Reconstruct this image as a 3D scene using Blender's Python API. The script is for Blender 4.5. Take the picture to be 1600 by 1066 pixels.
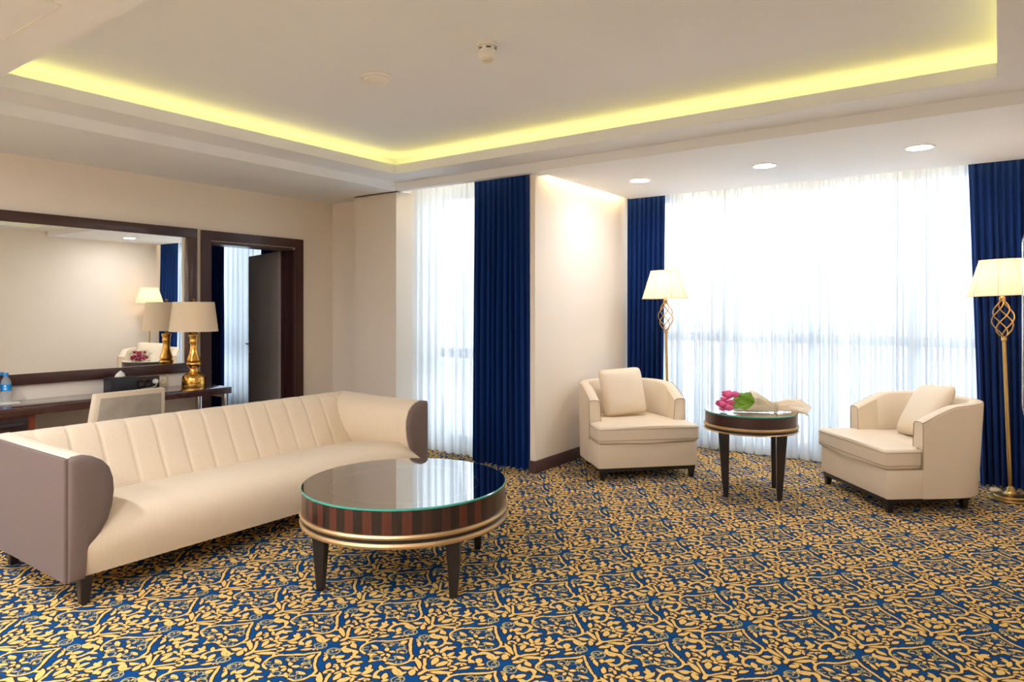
import bpy, bmesh, math, random
from math import sin, cos, pi, radians as R
from mathutils import Vector, Matrix

# ------------------------------------------------------------------ camera, world, light
SC = bpy.context.scene
COL = SC.collection
for o in list(bpy.data.objects): bpy.data.objects.remove(o)
H = 1.4                                   # eye height
cd = bpy.data.cameras.new('camera'); cam = bpy.data.objects.new('camera', cd); COL.objects.link(cam)
cam.location = (0, 0, H); cam.rotation_euler = (pi/2, 0, R(35.46))
cd.sensor_width = 36; cd.lens = 24.0; cd.shift_y = -51/1600; cd.clip_start = .02; cd.clip_end = 4000
SC.camera = cam
W = bpy.data.worlds.new('sky'); SC.world = W; W.use_nodes = True
bg = W.node_tree.nodes['Background']; bg.inputs[0].default_value = (.86, .93, 1.0, 1); bg.inputs[1].default_value = 2.1
vs = SC.view_settings; vs.view_transform = 'Standard'; vs.look = 'None'; vs.gamma = 1; vs.use_curve_mapping = False
vs.exposure = 1.78
cy = SC.cycles
cy.max_bounces = 10; cy.diffuse_bounces = 6; cy.glossy_bounces = 5; cy.transmission_bounces = 8; cy.transparent_max_bounces = 24
cy.sample_clamp_indirect = 8
def portal(name, loc, rot, sx, sy):
    l = bpy.data.lights.new(name, 'AREA'); l.shape = 'RECTANGLE'; l.size = sx; l.size_y = sy; l.cycles.is_portal = True
    o = bpy.data.objects.new(name, l); COL.objects.link(o); o.location = loc; o.rotation_euler = rot
portal('daylight_portal', (-1.44, 7.0, 1.3), (-pi/2, 0, 0), 3.5, 2.7)
portal('daylight_portal', (-4.05, 5.40, 1.3), (-pi/2, 0, 0), 1.5, 2.7)
portal('daylight_portal', (-7.6, 5.40, 1.3), (-pi/2, 0, 0), 1.9, 2.6)

# ------------------------------------------------------------------ materials
def srgb(r, g, b):
    f = lambda c: c/12.92 if c <= .04045 else ((c+.055)/1.055)**2.4
    return (f(r/255), f(g/255), f(b/255), 1)
def mat(name, c, rough=.6, metal=0, var=.06, scale=8, bump=0, bscale=200, sheen=0, coat=0, stretch=None, spec=.5, trans=0):
    m = bpy.data.materials.new(name); m.use_nodes = True; nt = m.node_tree; N = nt.nodes; L = nt.links
    b = N['Principled BSDF']; b.inputs['Roughness'].default_value = rough; b.inputs['Metallic'].default_value = metal
    b.inputs['Specular IOR Level'].default_value = spec
    if sheen: b.inputs['Sheen Weight'].default_value = sheen; b.inputs['Sheen Roughness'].default_value = .4
    if coat: b.inputs['Coat Weight'].default_value = coat; b.inputs['Coat Roughness'].default_value = .08
    tc = N.new('ShaderNodeTexCoord'); mp = N.new('ShaderNodeMapping'); L.new(tc.outputs['Object'], mp.inputs[0])
    if stretch: mp.inputs['Scale'].default_value = stretch
    n = N.new('ShaderNodeTexNoise'); n.inputs['Scale'].default_value = scale; n.inputs['Detail'].default_value = 3; L.new(mp.outputs[0], n.inputs[0])
    r = N.new('ShaderNodeMix'); r.data_type = 'RGBA'; L.new(n.outputs[0], r.inputs['Factor'])
    r.inputs['A'].default_value = tuple(min(1, v*(1-var)) for v in c[:3])+(1,); r.inputs['B'].default_value = tuple(min(1, v*(1+var)) for v in c[:3])+(1,)
    L.new(r.outputs['Result'], b.inputs['Base Color'])
    if bump:
        n2 = N.new('ShaderNodeTexNoise'); n2.inputs['Scale'].default_value = bscale; L.new(mp.outputs[0], n2.inputs[0])
        bp = N.new('ShaderNodeBump'); bp.inputs['Strength'].default_value = bump; bp.inputs['Distance'].default_value = .002
        L.new(n2.outputs[0], bp.inputs['Height']); L.new(bp.outputs[0], b.inputs['Normal'])
    return m
def emis(name, c, s):
    m = bpy.data.materials.new(name); m.use_nodes = True; nt = m.node_tree; nt.nodes.clear()
    e = nt.nodes.new('ShaderNodeEmission'); e.inputs[0].default_value = c; e.inputs[1].default_value = s
    o = nt.nodes.new('ShaderNodeOutputMaterial'); nt.links.new(e.outputs[0], o.inputs[0]); return m
def veil(name, c, transp, transl):
    """thin cloth: part open weave, part light passing through, part diffuse"""
    m = bpy.data.materials.new(name); m.use_nodes = True; nt = m.node_tree; N = nt.nodes; L = nt.links; N.clear()
    out = N.new('ShaderNodeOutputMaterial'); d = N.new('ShaderNodeBsdfDiffuse'); t = N.new('ShaderNodeBsdfTranslucent'); x = N.new('ShaderNodeBsdfTransparent')
    tc = N.new('ShaderNodeTexCoord'); nz = N.new('ShaderNodeTexNoise'); nz.inputs['Scale'].default_value = 60; L.new(tc.outputs['Object'], nz.inputs[0])
    mx = N.new('ShaderNodeMix'); mx.data_type = 'RGBA'; L.new(nz.outputs[0], mx.inputs['Factor'])
    mx.inputs['A'].default_value = tuple(v*.97 for v in c[:3])+(1,); mx.inputs['B'].default_value = c
    L.new(mx.outputs['Result'], d.inputs[0]); L.new(mx.outputs['Result'], t.inputs[0])
    a = N.new('ShaderNodeMixShader'); a.inputs[0].default_value = transl; L.new(d.outputs[0], a.inputs[1]); L.new(t.outputs[0], a.inputs[2])
    b = N.new('ShaderNodeMixShader'); b.inputs[0].default_value = transp; L.new(a.outputs[0], b.inputs[1]); L.new(x.outputs[0], b.inputs[2])
    L.new(b.outputs[0], out.inputs[0]); return m
def pane_mat(name, tint, refl=.06):
    m = bpy.data.materials.new(name); m.use_nodes = True; nt = m.node_tree; N = nt.nodes; L = nt.links; N.clear()
    out = N.new('ShaderNodeOutputMaterial'); x = N.new('ShaderNodeBsdfTransparent'); x.inputs[0].default_value = tint
    g = N.new('ShaderNodeBsdfGlossy'); g.inputs['Roughness'].default_value = .02
    f = N.new('ShaderNodeFresnel'); f.inputs[0].default_value = 1.5
    b = N.new('ShaderNodeMixShader'); L.new(f.outputs[0], b.inputs[0]); L.new(x.outputs[0], b.inputs[1]); L.new(g.outputs[0], b.inputs[2]); L.new(b.outputs[0], out.inputs[0])
    return m

M = {}
M['wall'] = mat('wall_paint', srgb(238, 227, 213), .75, var=.02, scale=3, bump=.06, bscale=300, spec=.25)
M['ceil'] = mat('ceiling_paint', srgb(241, 242, 243), .8, var=.015, scale=3, spec=.2)
M['wood'] = mat('mahogany', srgb(62, 34, 32), .3, var=.35, scale=6, stretch=(1, 1, 14), coat=.3)
M['wood_h'] = mat('mahogany_flat', srgb(66, 36, 33), .2, var=.3, scale=6, stretch=(14, 1, 14), coat=.9)
M['redwood'] = mat('redwood_edge', srgb(120, 52, 30), .4, var=.25, scale=6, stretch=(10, 10, 1))
M['base'] = mat('baseboard_wood', srgb(84, 62, 62), .45, var=.2, scale=5, stretch=(1, 1, 10))
M['black'] = mat('black_lacquer', srgb(30, 24, 25), .35, var=.2, scale=10, coat=.2)
M['cream'] = mat('cream_fabric', srgb(224, 206, 180), .85, var=.05, scale=30, stretch=(3, 3, .35), bump=.25, bscale=350, sheen=.15, spec=.2)
M['ivory'] = mat('ivory_leather', srgb(224, 208, 184), .55, var=.03, scale=5, bump=.08, bscale=250, spec=.35)
M['pipe'] = mat('dark_piping', srgb(160, 136, 108), .6)
M['taupe'] = mat('taupe_fabric', srgb(112, 95, 89), .8, var=.07, scale=60, bump=.3, bscale=400, sheen=.15, spec=.25)
M['velvet'] = mat('blue_velvet', srgb(0, 42, 104), .75, var=.22, scale=5, stretch=(8, 8, .4), sheen=.08, spec=.2)
M['greyvelvet'] = mat('grey_velvet', srgb(168, 158, 143), .75, var=.3, scale=9, sheen=.2, spec=.2)
M['sheer'] = veil('white_sheer', (.90, .945, .99, 1), .12, .55)
M['shade'] = veil('lamp_shade_cloth', srgb(250, 236, 212), .0, .55)
M['linen'] = mat('linen_shade', srgb(234, 212, 180), .85, var=.04, scale=80, spec=.2)
M['gold'] = mat('antique_gold', srgb(205, 168, 104), .32, 1, var=.12, scale=20)
M['brass'] = mat('polished_brass', srgb(226, 176, 92), .12, 1, var=.12, scale=25)
M['champagne'] = mat('champagne_metal', srgb(208, 176, 132), .3, .75, var=.06, scale=30)
M['chrome'] = mat('chrome', srgb(215, 215, 218), .1, 1, var=.03)
M['mirror'] = mat('mirror_glass', (.93, .94, .92, 1), .0, 1, var=.0)
M['white'] = mat('white_plastic', srgb(238, 234, 226), .4, var=.02)
M['creamp'] = mat('cream_plastic', srgb(226, 212, 186), .45, var=.03)
M['darkp'] = mat('dark_plastic', srgb(48, 42, 44), .4, var=.1)
M['boxl'] = mat('black_leatherette', srgb(38, 40, 46), .5, var=.12, scale=40, bump=.2)
M['paper'] = mat('white_paper', srgb(244, 240, 234), .8, var=.02)
M['glass'] = pane_mat('window_glass', (.97, .99, .99, 1))
M['winframe'] = mat('window_frame', srgb(150, 158, 168), .5, var=.03)
M['drawer'] = mat('drawer_front', srgb(40, 26, 27), .35, var=.25, scale=6, stretch=(1, 1, 12))
M['leafd'] = mat('door_leaf', srgb(172, 160, 155), .4, var=.12, scale=5, stretch=(1, 1, 9))
M['led'] = emis('cove_led', srgb(255, 239, 135), 1.9)
M['ledw'] = emis('warm_led', srgb(255, 226, 176), 9)
M['spot'] = emis('downlight_lens', srgb(250, 249, 252), 55)
M['spot_added'] = emis('added_downlight_lens', srgb(242, 246, 255), 240)  # lens of the unseen downlights added to lift the room's brightness
M['bulb'] = emis('lamp_bulb', srgb(255, 212, 150), 15)
M['kraft'] = veil('cream_wrap_paper', srgb(246, 232, 210), .06, .35)
M['ribbon'] = mat('pale_ribbon', srgb(214, 206, 170), .5)
M['pink'] = mat('pink_petal', srgb(236, 96, 150), .5, var=.3, scale=30, sheen=.1)
M['green'] = mat('tulip_leaf', srgb(132, 178, 62), .45, var=.25, scale=25)
M['blueplastic'] = mat('blue_cap_plastic', srgb(22, 132, 205), .35)
M['bluelabel'] = mat('blue_label', srgb(20, 150, 222), .4)
M['pet'] = veil('clear_bottle', (.93, .97, 1, 1), .72, .4)
M['tableglass'] = None
def table_glass():
    m = bpy.data.materials.new('clear_table_glass'); m.use_nodes = True; nt = m.node_tree; N = nt.nodes; L = nt.links; N.clear()
    out = N.new('ShaderNodeOutputMaterial'); x = N.new('ShaderNodeBsdfTransparent'); x.inputs[0].default_value = (.9, .97, .95, 1)
    g = N.new('ShaderNodeBsdfGlossy'); g.inputs['Roughness'].default_value = .01
    f = N.new('ShaderNodeFresnel'); f.inputs[0].default_value = 1.6; g.inputs[0].default_value = (.97, .97, .97, 1)
    k = N.new('ShaderNodeMath'); k.operation = 'MULTIPLY_ADD'; k.use_clamp = True; L.new(f.outputs[0], k.inputs[0]); k.inputs[1].default_value = .7; k.inputs[2].default_value = .6
    b = N.new('ShaderNodeMixShader'); L.new(k.outputs[0], b.inputs[0]); L.new(x.outputs[0], b.inputs[1]); L.new(g.outputs[0], b.inputs[2]); L.new(b.outputs[0], out.inputs[0])
    return m
M['tableglass'] = table_glass()
M['glassedge'] = mat('green_glass_edge', srgb(70, 168, 150), .15, var=.15, scale=20, coat=.5)
M['veneer'] = [mat('veneer_%s' % n, srgb(*c), .28, var=.25, scale=8, stretch=(9, 9, .6), coat=.4) for n, c in
               (('ebony', (34, 22, 20)), ('rosewood', (84, 38, 28)), ('walnut', (60, 32, 25)), ('cherry', (98, 38, 34)))]
M['screen'] = mat('screen_glass', srgb(14, 16, 18), .05, var=.02, coat=.6)
M['hill'] = mat('far_hill', srgb(186, 198, 212), .9, var=.1, scale=.01)
M['ground'] = mat('far_ground', srgb(214, 216, 216), .9, var=.1, scale=.02)

# ------------------------------------------------------------------ carpet (ogee damask, node built)
def carpet():
    P = []; G, Y = 'g', 'y'
    leaf = lambda l, *a: P.append(('leaf', l)+a); seg = lambda l, *a: P.append(('seg', l)+a); arc = lambda l, *a: P.append(('arc', l)+a)
    arc(G,66,-10,56,-95,52,5); arc(G,223,253,250,206.5,240.5,5); arc(G,120,-180,150,112,150,4.5)
    for a in ((0,86,90,48,24),(28,46,60,38,17),(72,-8,12,48,20),(36,-52,-35,40,18),(16,10,35,30,16),(24,-20,-20,32,15),(0,-30,90,24,14),(52,26,-20,26,12),(0,-90,90,22,12),
              (98,160,60,46,25),(76,140,115,32,15),(118,140,15,34,15),(84,206,20,44,20),(34,244,60,46,20),(72,248,160,30,13),(0,274,90,32,17),
              (174,146,100,62,22),(154,124,150,38,15),(192,176,40,40,15),(156,92,120,30,13),(224,130,90,44,20),(203,114,140,40,16),(196,90,170,34,13),(224,92,90,17,17),
              (206,52,110,56,25),(182,70,70,32,12),(164,6,-35,92,20),(112,84,120,48,18),(60,116,130,48,16),(150,-44,25,50,18),(72,-104,-30,46,17),(34,-138,-10,36,15),
              (168,-86,70,40,16),(200,-60,110,32,15),(224,-42,90,32,17),(184,-30,-20,36,11)): leaf(G, *a)
    for a in ((46,34,18,-40,250,2.6),(54,-32,16,-200,90,2.6),(94,-36,12,-180,90,2.6),(14,60,13,-90,190,2.6),(0,-66,16,-30,210,2.6),(40,174,25,0,360,2.8),(34,168,11,0,300,2.8)): arc(Y, *a)
    for a in ((92,172,52,-60,165,5),(150,54,15,20,260,5),(131,100,9,-90,150,4),(30,136,9,-60,150,3.5),(112,-90,19,-30,200,5)): arc(G, *a)
    seg(G,164,44,214,-14,5); seg(G,126,2,144,20,5)
    HU, VV = 224., 300.; D = []
    for p in P:                                            # repeats that reach over the edge of the brick-shaped cell
        if p[0] == 'leaf':
            _, l, cx, cy_, a, Ln, w = p
            c0 = [p]+[('leaf', l, HU-cx, cy_+s*VV, 180-a, Ln, w) for s in (-1, 1)]
            c0 += [('leaf', l, -c[2], c[3], 180-c[4], Ln, w) for c in c0]+[('leaf', l, 2*HU-c[2], c[3], 180-c[4], Ln, w) for c in c0]
            seen = set()
            for c in c0:
                ca, sa = abs(cos(R(c[4]))), abs(sin(R(c[4]))); ex = Ln/2*ca+w/2*sa; ey = Ln/2*sa+w/2*ca
                k = (round(c[2]), round(c[3]), round(c[4]) % 180)
                if -ex < c[2] < HU+ex and abs(c[3]) < 150+ey and k not in seen: seen.add(k); D.append(c)
        elif p[0] == 'seg': D.append(p)
        else:
            _, l, cx, cy_, r, a0, a1, w = p
            for c in [p]+[('arc', l, HU-cx, cy_+s*VV, r, 180-a1, 180-a0, w) for s in (-1, 1)]:
                if any(-w < c[2]+r*cos(R(c[5]+(c[6]-c[5])*i/40)) < HU+w and abs(c[3]+r*sin(R(c[5]+(c[6]-c[5])*i/40))) < 150+w for i in range(41)): D.append(c)
    m = bpy.data.materials.new('damask_carpet'); m.use_nodes = True; nt = m.node_tree; N = nt.nodes; L = nt.links
    bs = N['Principled BSDF']; bs.inputs['Roughness'].default_value = .95; bs.inputs['Specular IOR Level'].default_value = .15
    def mt(op, *ins, clamp=False):
        n = N.new('ShaderNodeMath'); n.operation = op; n.use_clamp = clamp
        for i, v in enumerate(ins):
            if isinstance(v, (int, float)): n.inputs[i].default_value = v
            else: L.new(v, n.inputs[i])
        return n.outputs[0]
    def vm(op, *ins, out=0):
        n = N.new('ShaderNodeVectorMath'); n.operation = op
        for i, v in enumerate(ins):
            s = n.inputs['Scale'] if (op == 'SCALE' and i == 1) else n.inputs[i]
            if isinstance(v, (tuple, int, float)): s.default_value = v
            else: L.new(v, s)
        return n.outputs[1] if op in ('DISTANCE', 'DOT_PRODUCT', 'LENGTH') else n.outputs[0]
    tc = N.new('ShaderNodeTexCoord').outputs['Object']
    nz = N.new('ShaderNodeTexNoise'); nz.inputs['Scale'].default_value = 13; L.new(tc, nz.inputs[0])
    wob = vm('SCALE', vm('SUBTRACT', nz.outputs['Color'], (.5, .5, .5)), 26.)
    pm = vm('ADD', vm('SCALE', vm('SUBTRACT', tc, (-1.356, 2.274, 0)), 1000.), wob)
    sx = N.new('ShaderNodeSeparateXYZ'); L.new(pm, sx.inputs[0]); U, V = sx.outputs[0], sx.outputs[1]
    row = mt('FLOOR', mt('MULTIPLY_ADD', V, 1/VV, .5))
    v = mt('SUBTRACT', V, mt('MULTIPLY', row, VV))
    par = mt('FLOORED_MODULO', row, 2.)
    u = mt('PINGPONG', mt('MULTIPLY_ADD', par, HU, U), HU)
    cb = N.new('ShaderNodeCombineXYZ'); L.new(u, cb.inputs[0]); L.new(v, cb.inputs[1]); q = cb.outputs[0]
    best = {G: None, Y: None}
    for p in D:
        l = p[1]
        if p[0] == 'leaf':
            _, _, cx, cy_, a, Ln, w = p; Rr = (Ln*Ln/4+w*w/4)/w; h = Rr-w/2; nx, ny = -sin(R(a)), cos(R(a))
            d = mt('SUBTRACT', mt('MAXIMUM', vm('DISTANCE', q, (cx+nx*h, cy_+ny*h, 0)), vm('DISTANCE', q, (cx-nx*h, cy_-ny*h, 0))), Rr)
        elif p[0] == 'seg':
            _, _, x0, y0, x1, y1, w = p; bx, by = x1-x0, y1-y0; k = bx*bx+by*by
            pa = vm('SUBTRACT', q, (x0, y0, 0)); h = mt('MULTIPLY', vm('DOT_PRODUCT', pa, (bx, by, 0)), 1/k, clamp=True)
            d = mt('SUBTRACT', vm('DISTANCE', pa, vm('SCALE', (bx, by, 0.), h)), w)
        else:
            _, _, cx, cy_, r, a0, a1, w = p
            d = mt('SUBTRACT', mt('ABSOLUTE', mt('SUBTRACT', vm('DISTANCE', q, (cx, cy_, 0)), r)), w)
            if a1-a0 < 359:
                mm = R((a0+a1)/2); ch = r*cos(R((a1-a0)/2)); off = ch+cx*cos(mm)+cy_*sin(mm)
                d = mt('MAXIMUM', d, mt('SUBTRACT', off, vm('DOT_PRODUCT', q, (cos(mm), sin(mm), 0))))
        best[l] = d if best[l] is None else mt('MINIMUM', best[l], d)
    fz = N.new('ShaderNodeTexNoise'); fz.inputs['Scale'].default_value = 260; fz.inputs['Detail'].default_value = 1; L.new(tc, fz.inputs[0])
    fuzz = mt('MULTIPLY_ADD', fz.outputs[0], 5., -2.5)
    dg = mt('ADD', best[G], fuzz); dy = mt('ADD', best[Y], fuzz)
    def mix(f, a, b):
        n = N.new('ShaderNodeMix'); n.data_type = 'RGBA'; L.new(f, n.inputs['Factor'])
        for s, c in (('A', a), ('B', b)):
            if isinstance(c, tuple): n.inputs[s].default_value = c
            else: L.new(c, n.inputs[s])
        return n.outputs['Result']
    bl = N.new('ShaderNodeTexNoise'); bl.inputs['Scale'].default_value = 14; L.new(tc, bl.inputs[0])
    c = mix(bl.outputs[0], srgb(0, 42, 98), srgb(0, 80, 136))
    c = mix(mt('LESS_THAN', dg, 6.), c, srgb(46, 32, 36)); gold = mix(fz.outputs[0], srgb(206, 166, 90), srgb(238, 200, 122)); c = mix(mt('LESS_THAN', dg, .9), c, gold)
    c = mix(mt('LESS_THAN', dy, 2.6), c, srgb(50, 38, 42)); c = mix(mt('LESS_THAN', dy, .2), c, srgb(164, 160, 122))
    L.new(c, bs.inputs['Base Color'])
    bp = N.new('ShaderNodeBump'); bp.inputs['Strength'].default_value = .35; bp.inputs['Distance'].default_value = .003
    L.new(fz.outputs[0], bp.inputs['Height']); L.new(bp.outputs[0], bs.inputs['Normal'])
    return m
M['carpet'] = carpet()

# ------------------------------------------------------------------ helpers
def link(name, bm, m, parent=None, smooth=False, loc=None, rot=None):
    bmesh.ops.recalc_face_normals(bm, faces=bm.faces[:])
    me = bpy.data.meshes.new(name); bm.to_mesh(me); bm.free()
    for mm in (m if isinstance(m, (list, tuple)) else [m]): me.materials.append(mm)
    if smooth:
        me.polygons.foreach_set('use_smooth', [True]*len(me.polygons))
        if smooth is not True: me.set_sharp_from_angle(angle=R(smooth))
    o = bpy.data.objects.new(name, me); COL.objects.link(o)
    if parent is not None: o.parent = parent
    if loc: o.location = loc
    if rot: o.rotation_euler = rot
    return o
def tag(o, label, cat, group=None):
    o['label'] = label; o['category'] = cat
    if group: o['group'] = group
    return o
def thing(name, label, cat, loc=(0, 0, 0), rz=0, group=None):
    o = bpy.data.objects.new(name, None); COL.objects.link(o); o.location = loc; o.rotation_euler = (0, 0, rz); o.empty_display_size = .1
    return tag(o, label, cat, group)
def struct(o): o['kind'] = 'structure'; return o
def sroot(name, loc=(0, 0, 0)):
    o = bpy.data.objects.new(name, None); COL.objects.link(o); o.location = loc; o['kind'] = 'structure'; return o
def box(bm, x0, x1, y0, y1, z0, z1, bev=0, seg=2, mi=0):
    r = bmesh.ops.create_cube(bm, size=1, matrix=Matrix.Translation(((x0+x1)/2, (y0+y1)/2, (z0+z1)/2)) @ Matrix.Diagonal((x1-x0, y1-y0, z1-z0, 1)))
    vv = r['verts']
    if mi:
        for f in set(f for v in vv for f in v.link_faces): f.material_index = mi
    if bev:
        es = list(set(e for v in vv for e in v.link_edges)); bmesh.ops.bevel(bm, geom=es, offset=bev, segments=seg, affect='EDGES', profile=.6)
    return bm
def bx(name, m, parent, *a, bev=0, seg=2, smooth=False, **k):
    bm = bmesh.new(); box(bm, *a, bev=bev, seg=seg); return link(name, bm, m, parent, smooth or (40 if bev else False), **k)
def lathe(bm, prof, n=32, cx=0, cy_=0, mod=None, cap=True):
    rings = []
    for r, z in prof:
        ring = []
        for i in range(n):
            a = 2*pi*i/n; rr = r*(mod(a, z) if mod else 1); ring.append(bm.verts.new((cx+rr*cos(a), cy_+rr*sin(a), z)))
        rings.append(ring)
    for A, B in zip(rings, rings[1:]):
        for i in range(n): bm.faces.new((A[i], A[(i+1) % n], B[(i+1) % n], B[i]))
    if cap:
        for ring in (rings[0], rings[-1]): bm.faces.new(ring)
    return bm
def lt(name, m, parent, prof, n=32, smooth=35, mod=None, cap=True, **k):
    bm = bmesh.new(); lathe(bm, prof, n, mod=mod, cap=cap); return link(name, bm, m, parent, smooth, **k)
def tube(bm, pts, r, n=8, closed=False, flat=None):
    pts = [Vector(p) for p in pts]; rings = []; K = len(pts); up = None
    for i, p in enumerate(pts):
        t = (pts[(i+1) % K]-pts[i-1]) if closed else (pts[min(i+1, K-1)]-pts[max(i-1, 0)])
        t.normalize()
        if up is None: up = t.orthogonal().normalized()
        up = (up-t*up.dot(t)).normalized(); s = t.cross(up); rr = r(i/(K-1)) if callable(r) else r
        rings.append([bm.verts.new(p+up*rr*cos(2*pi*j/n)+s*rr*sin(2*pi*j/n)) for j in range(n)])
    pr = list(zip(rings, rings[1:]))+([(rings[-1], rings[0])] if closed else [])
    for A, B in pr:
        for j in range(n): bm.faces.new((A[j], A[(j+1) % n], B[(j+1) % n], B[j]))
    if not closed: bm.faces.new(rings[0][::-1]); bm.faces.new(rings[-1])
    return bm
def tb(name, m, parent, pts, r, n=8, closed=False, **k):
    bm = bmesh.new(); tube(bm, pts, r, n, closed); return link(name, bm, m, parent, True, **k)
def prism(bm, outline, z0, z1, bev=0, seg=3):
    """outline in x,y extruded in z; top and bottom rims rounded"""
    A = [bm.verts.new((x, y, z0)) for x, y in outline]; B = [bm.verts.new((x, y, z1)) for x, y in outline]; n = len(A)
    bm.faces.new(A[::-1]); bm.faces.new(B)
    for i in range(n): bm.faces.new((A[i], A[(i+1) % n], B[(i+1) % n], B[i]))
    if bev:
        es = [e for e in bm.edges if abs(e.verts[0].co.z-e.verts[1].co.z) < 1e-6]
        bmesh.ops.bevel(bm, geom=es, offset=bev, segments=seg, affect='EDGES', profile=.5)
    return bm
def sweep(bm, rows, closeu=False):
    vs_ = [[bm.verts.new(p) for p in r] for r in rows]
    for A, B in zip(vs_, vs_[1:]):
        n = len(A)
        for i in range(n if closeu else n-1): bm.faces.new((A[i], A[(i+1) % n], B[(i+1) % n], B[i]))
    return vs_
def leg(name, m, parent, x, y, h, wt, wb, dx=0, dy=0, rot=0):
    bm = bmesh.new(); c, s = cos(rot), sin(rot)
    q = lambda w: [(a*w/2*c-b*w/2*s, a*w/2*s+b*w/2*c) for a, b in ((-1, -1), (1, -1), (1, 1), (-1, 1))]
    A = [bm.verts.new((x+dx+a, y+dy+b, 0)) for a, b in q(wb)]; B = [bm.verts.new((x+a, y+b, h)) for a, b in q(wt)]
    bm.faces.new(A); bm.faces.new(B)
    for i in range(4): bm.faces.new((A[i], A[(i+1) % 4], B[(i+1) % 4], B[i]))
    bmesh.ops.bevel(bm, geom=bm.edges[:], offset=.004, segments=1, affect='EDGES')
    return link(name, bm, m, parent)
def copy_tree(o, parent=None):
    c = o.copy(); COL.objects.link(c)
    if parent is not None: c.parent = parent
    for ch in list(o.children): copy_tree(ch, c)
    return c
def sm(t): t = max(0, min(1, t)); return t*t*(3-2*t)

# ------------------------------------------------------------------ room shell
XL, XR, C, ZL, ZU = -5.9, .34, 2.534, 2.61, 2.80
YB = -4.6
fl = bmesh.new(); box(fl, -10.2, XR+.15, YB-.15, 5.42, -.12, 0); box(fl, -3.36, XR+.15, 5.42, 7.0, -.12, 0)
struct(link('floor', fl, M['carpet']))
b = bmesh.new()
box(b, XL-.2, XL, YB, 3.49, 0, 2.9); box(b, XL-.2, XL, 4.43, 5.42, 0, 2.9); box(b, XL-.2, XL, 3.49, 4.43, 2.02, 2.9)
struct(link('wall_left', b, M['wall']))
b = bmesh.new(); box(b, XL, -5.37, 4.92, 5.42, 0, 2.9); box(b, -5.37, -4.78, 4.765, 5.42, 0, 2.9)
struct(link('wall_far', b, M['wall']))
b = bmesh.new(); box(b, -3.36, -3.25, 4.95, 7.0, 0, 2.9); box(b, -3.25, -3.2, 4.83, 7.0, 0, 2.9); struct(link('wall_alcove', b, M['wall']))
struct(bx('wall_right', M['wall'], None, XR, XR+.15, YB, 7.0, 0, 2.9))
struct(bx('wall_back', M['wall'], None, XL-.2, XR+.15, YB-.15, YB, 0, 2.9))
b = bmesh.new(); box(b, -4.78, -3.36, 5.22, 5.40, 2.56, 2.9); box(b, -4.78, -3.36, 5.22, 5.40, 0, .05)
struct(link('wall_window', b, M['wall']))
b = bmesh.new(); box(b, -3.2, XR, 6.78, 6.98, 2.58, 2.9); box(b, -3.2, XR, 6.78, 6.98, 0, .06)
struct(link('wall_facade', b, M['wall']))
# ceiling: high panel, low border, stepped ledge, cove lip
ce = struct(bx('ceiling', M['ceil'], None, -4.66, .23, 1.0, 4.63, ZU, 2.9))
b = bmesh.new()
box(b, XL, -4.73, YB, 4.92, C, 2.9)                       # left border
box(b, -4.73, XR, YB, 1.27, C, 2.9)                       # near border
link('soffit', b, M['ceil'], ce)
b = bmesh.new()
box(b, -5.37, -3.2, 4.72, 4.79, C, 2.9); box(b, -3.2, XR, 4.72, 4.9, C, 2.9)
box(b, -3.115, XR, 4.9, 6.47, C, 2.55)
box(b, -4.78, -3.2, 4.79, 5.42, 2.74, 2.9); box(b, -3.2, XR, 4.9, 7.0, 2.74, 2.9)
link('soffit', b, M['ceil'], ce)
b = bmesh.new()
box(b, -4.73, -4.421, 1.27, 4.72, ZL, 2.64); box(b, -4.421, XR, 4.391, 4.72, ZL, 2.64); box(b, -.004, XR, 1.27, 4.391, ZL, 2.64)
link('ledge', b, M['ceil'], ce)
b = bmesh.new()
box(b, -4.44, -4.42, 1.27, 4.41, 2.612, 2.69); box(b, -4.42, -.005, 4.39, 4.41, 2.612, 2.69); box(b, -.005, .015, 1.27, 4.41, 2.612, 2.69)
link('cove_lip', b, M['ceil'], ce)
b = bmesh.new()
box(b, -4.73, -4.65, 1.27, 4.72, 2.64, 2.9); box(b, -4.65, XR, 4.62, 4.72, 2.64, 2.9); box(b, .22, XR, 1.27, 4.62, 2.64, 2.9)
link('cove_wall', b, M['ceil'], ce)
b = bmesh.new(); box(b, -4.60, -4.58, 1.28, 4.5, 2.64, 2.655); link('led_strip', b, M['led'], ce)
b = bmesh.new(); box(b, -4.45, .1, 4.55, 4.57, 2.64, 2.655); link('led_strip', b, M['led'], ce)
b = bmesh.new(); box(b, .15, .17, 1.28, 4.5, 2.64, 2.655); link('led_strip', b, M['led'], ce)
b = bmesh.new(); box(b, -4.74, -3.4, 4.82, 4.835, 2.72, 2.735); link('led_strip', b, M['ledw'], ce)
b = bmesh.new(); box(b, -3.12, .3, 6.485, 6.50, 2.70, 2.715); link('led_strip', b, M['ledw'], ce)
b = bmesh.new(); box(b, -3.112, -3.098, 4.95, 6.4, 2.60, 2.615); link('led_strip', b, M['ledw'], ce)
# access hatch in the near border
b = bmesh.new()
for a in ((-3.9, -2.85, 1.098, 1.105), (-2.857, -2.85, .5, 1.098), (-3.9, -2.85, .493, .5), (-3.907, -3.9, .493, 1.105)): box(b, *a, C-.003, C+.001)
link('access_hatch', b, M['white'], ce)
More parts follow.
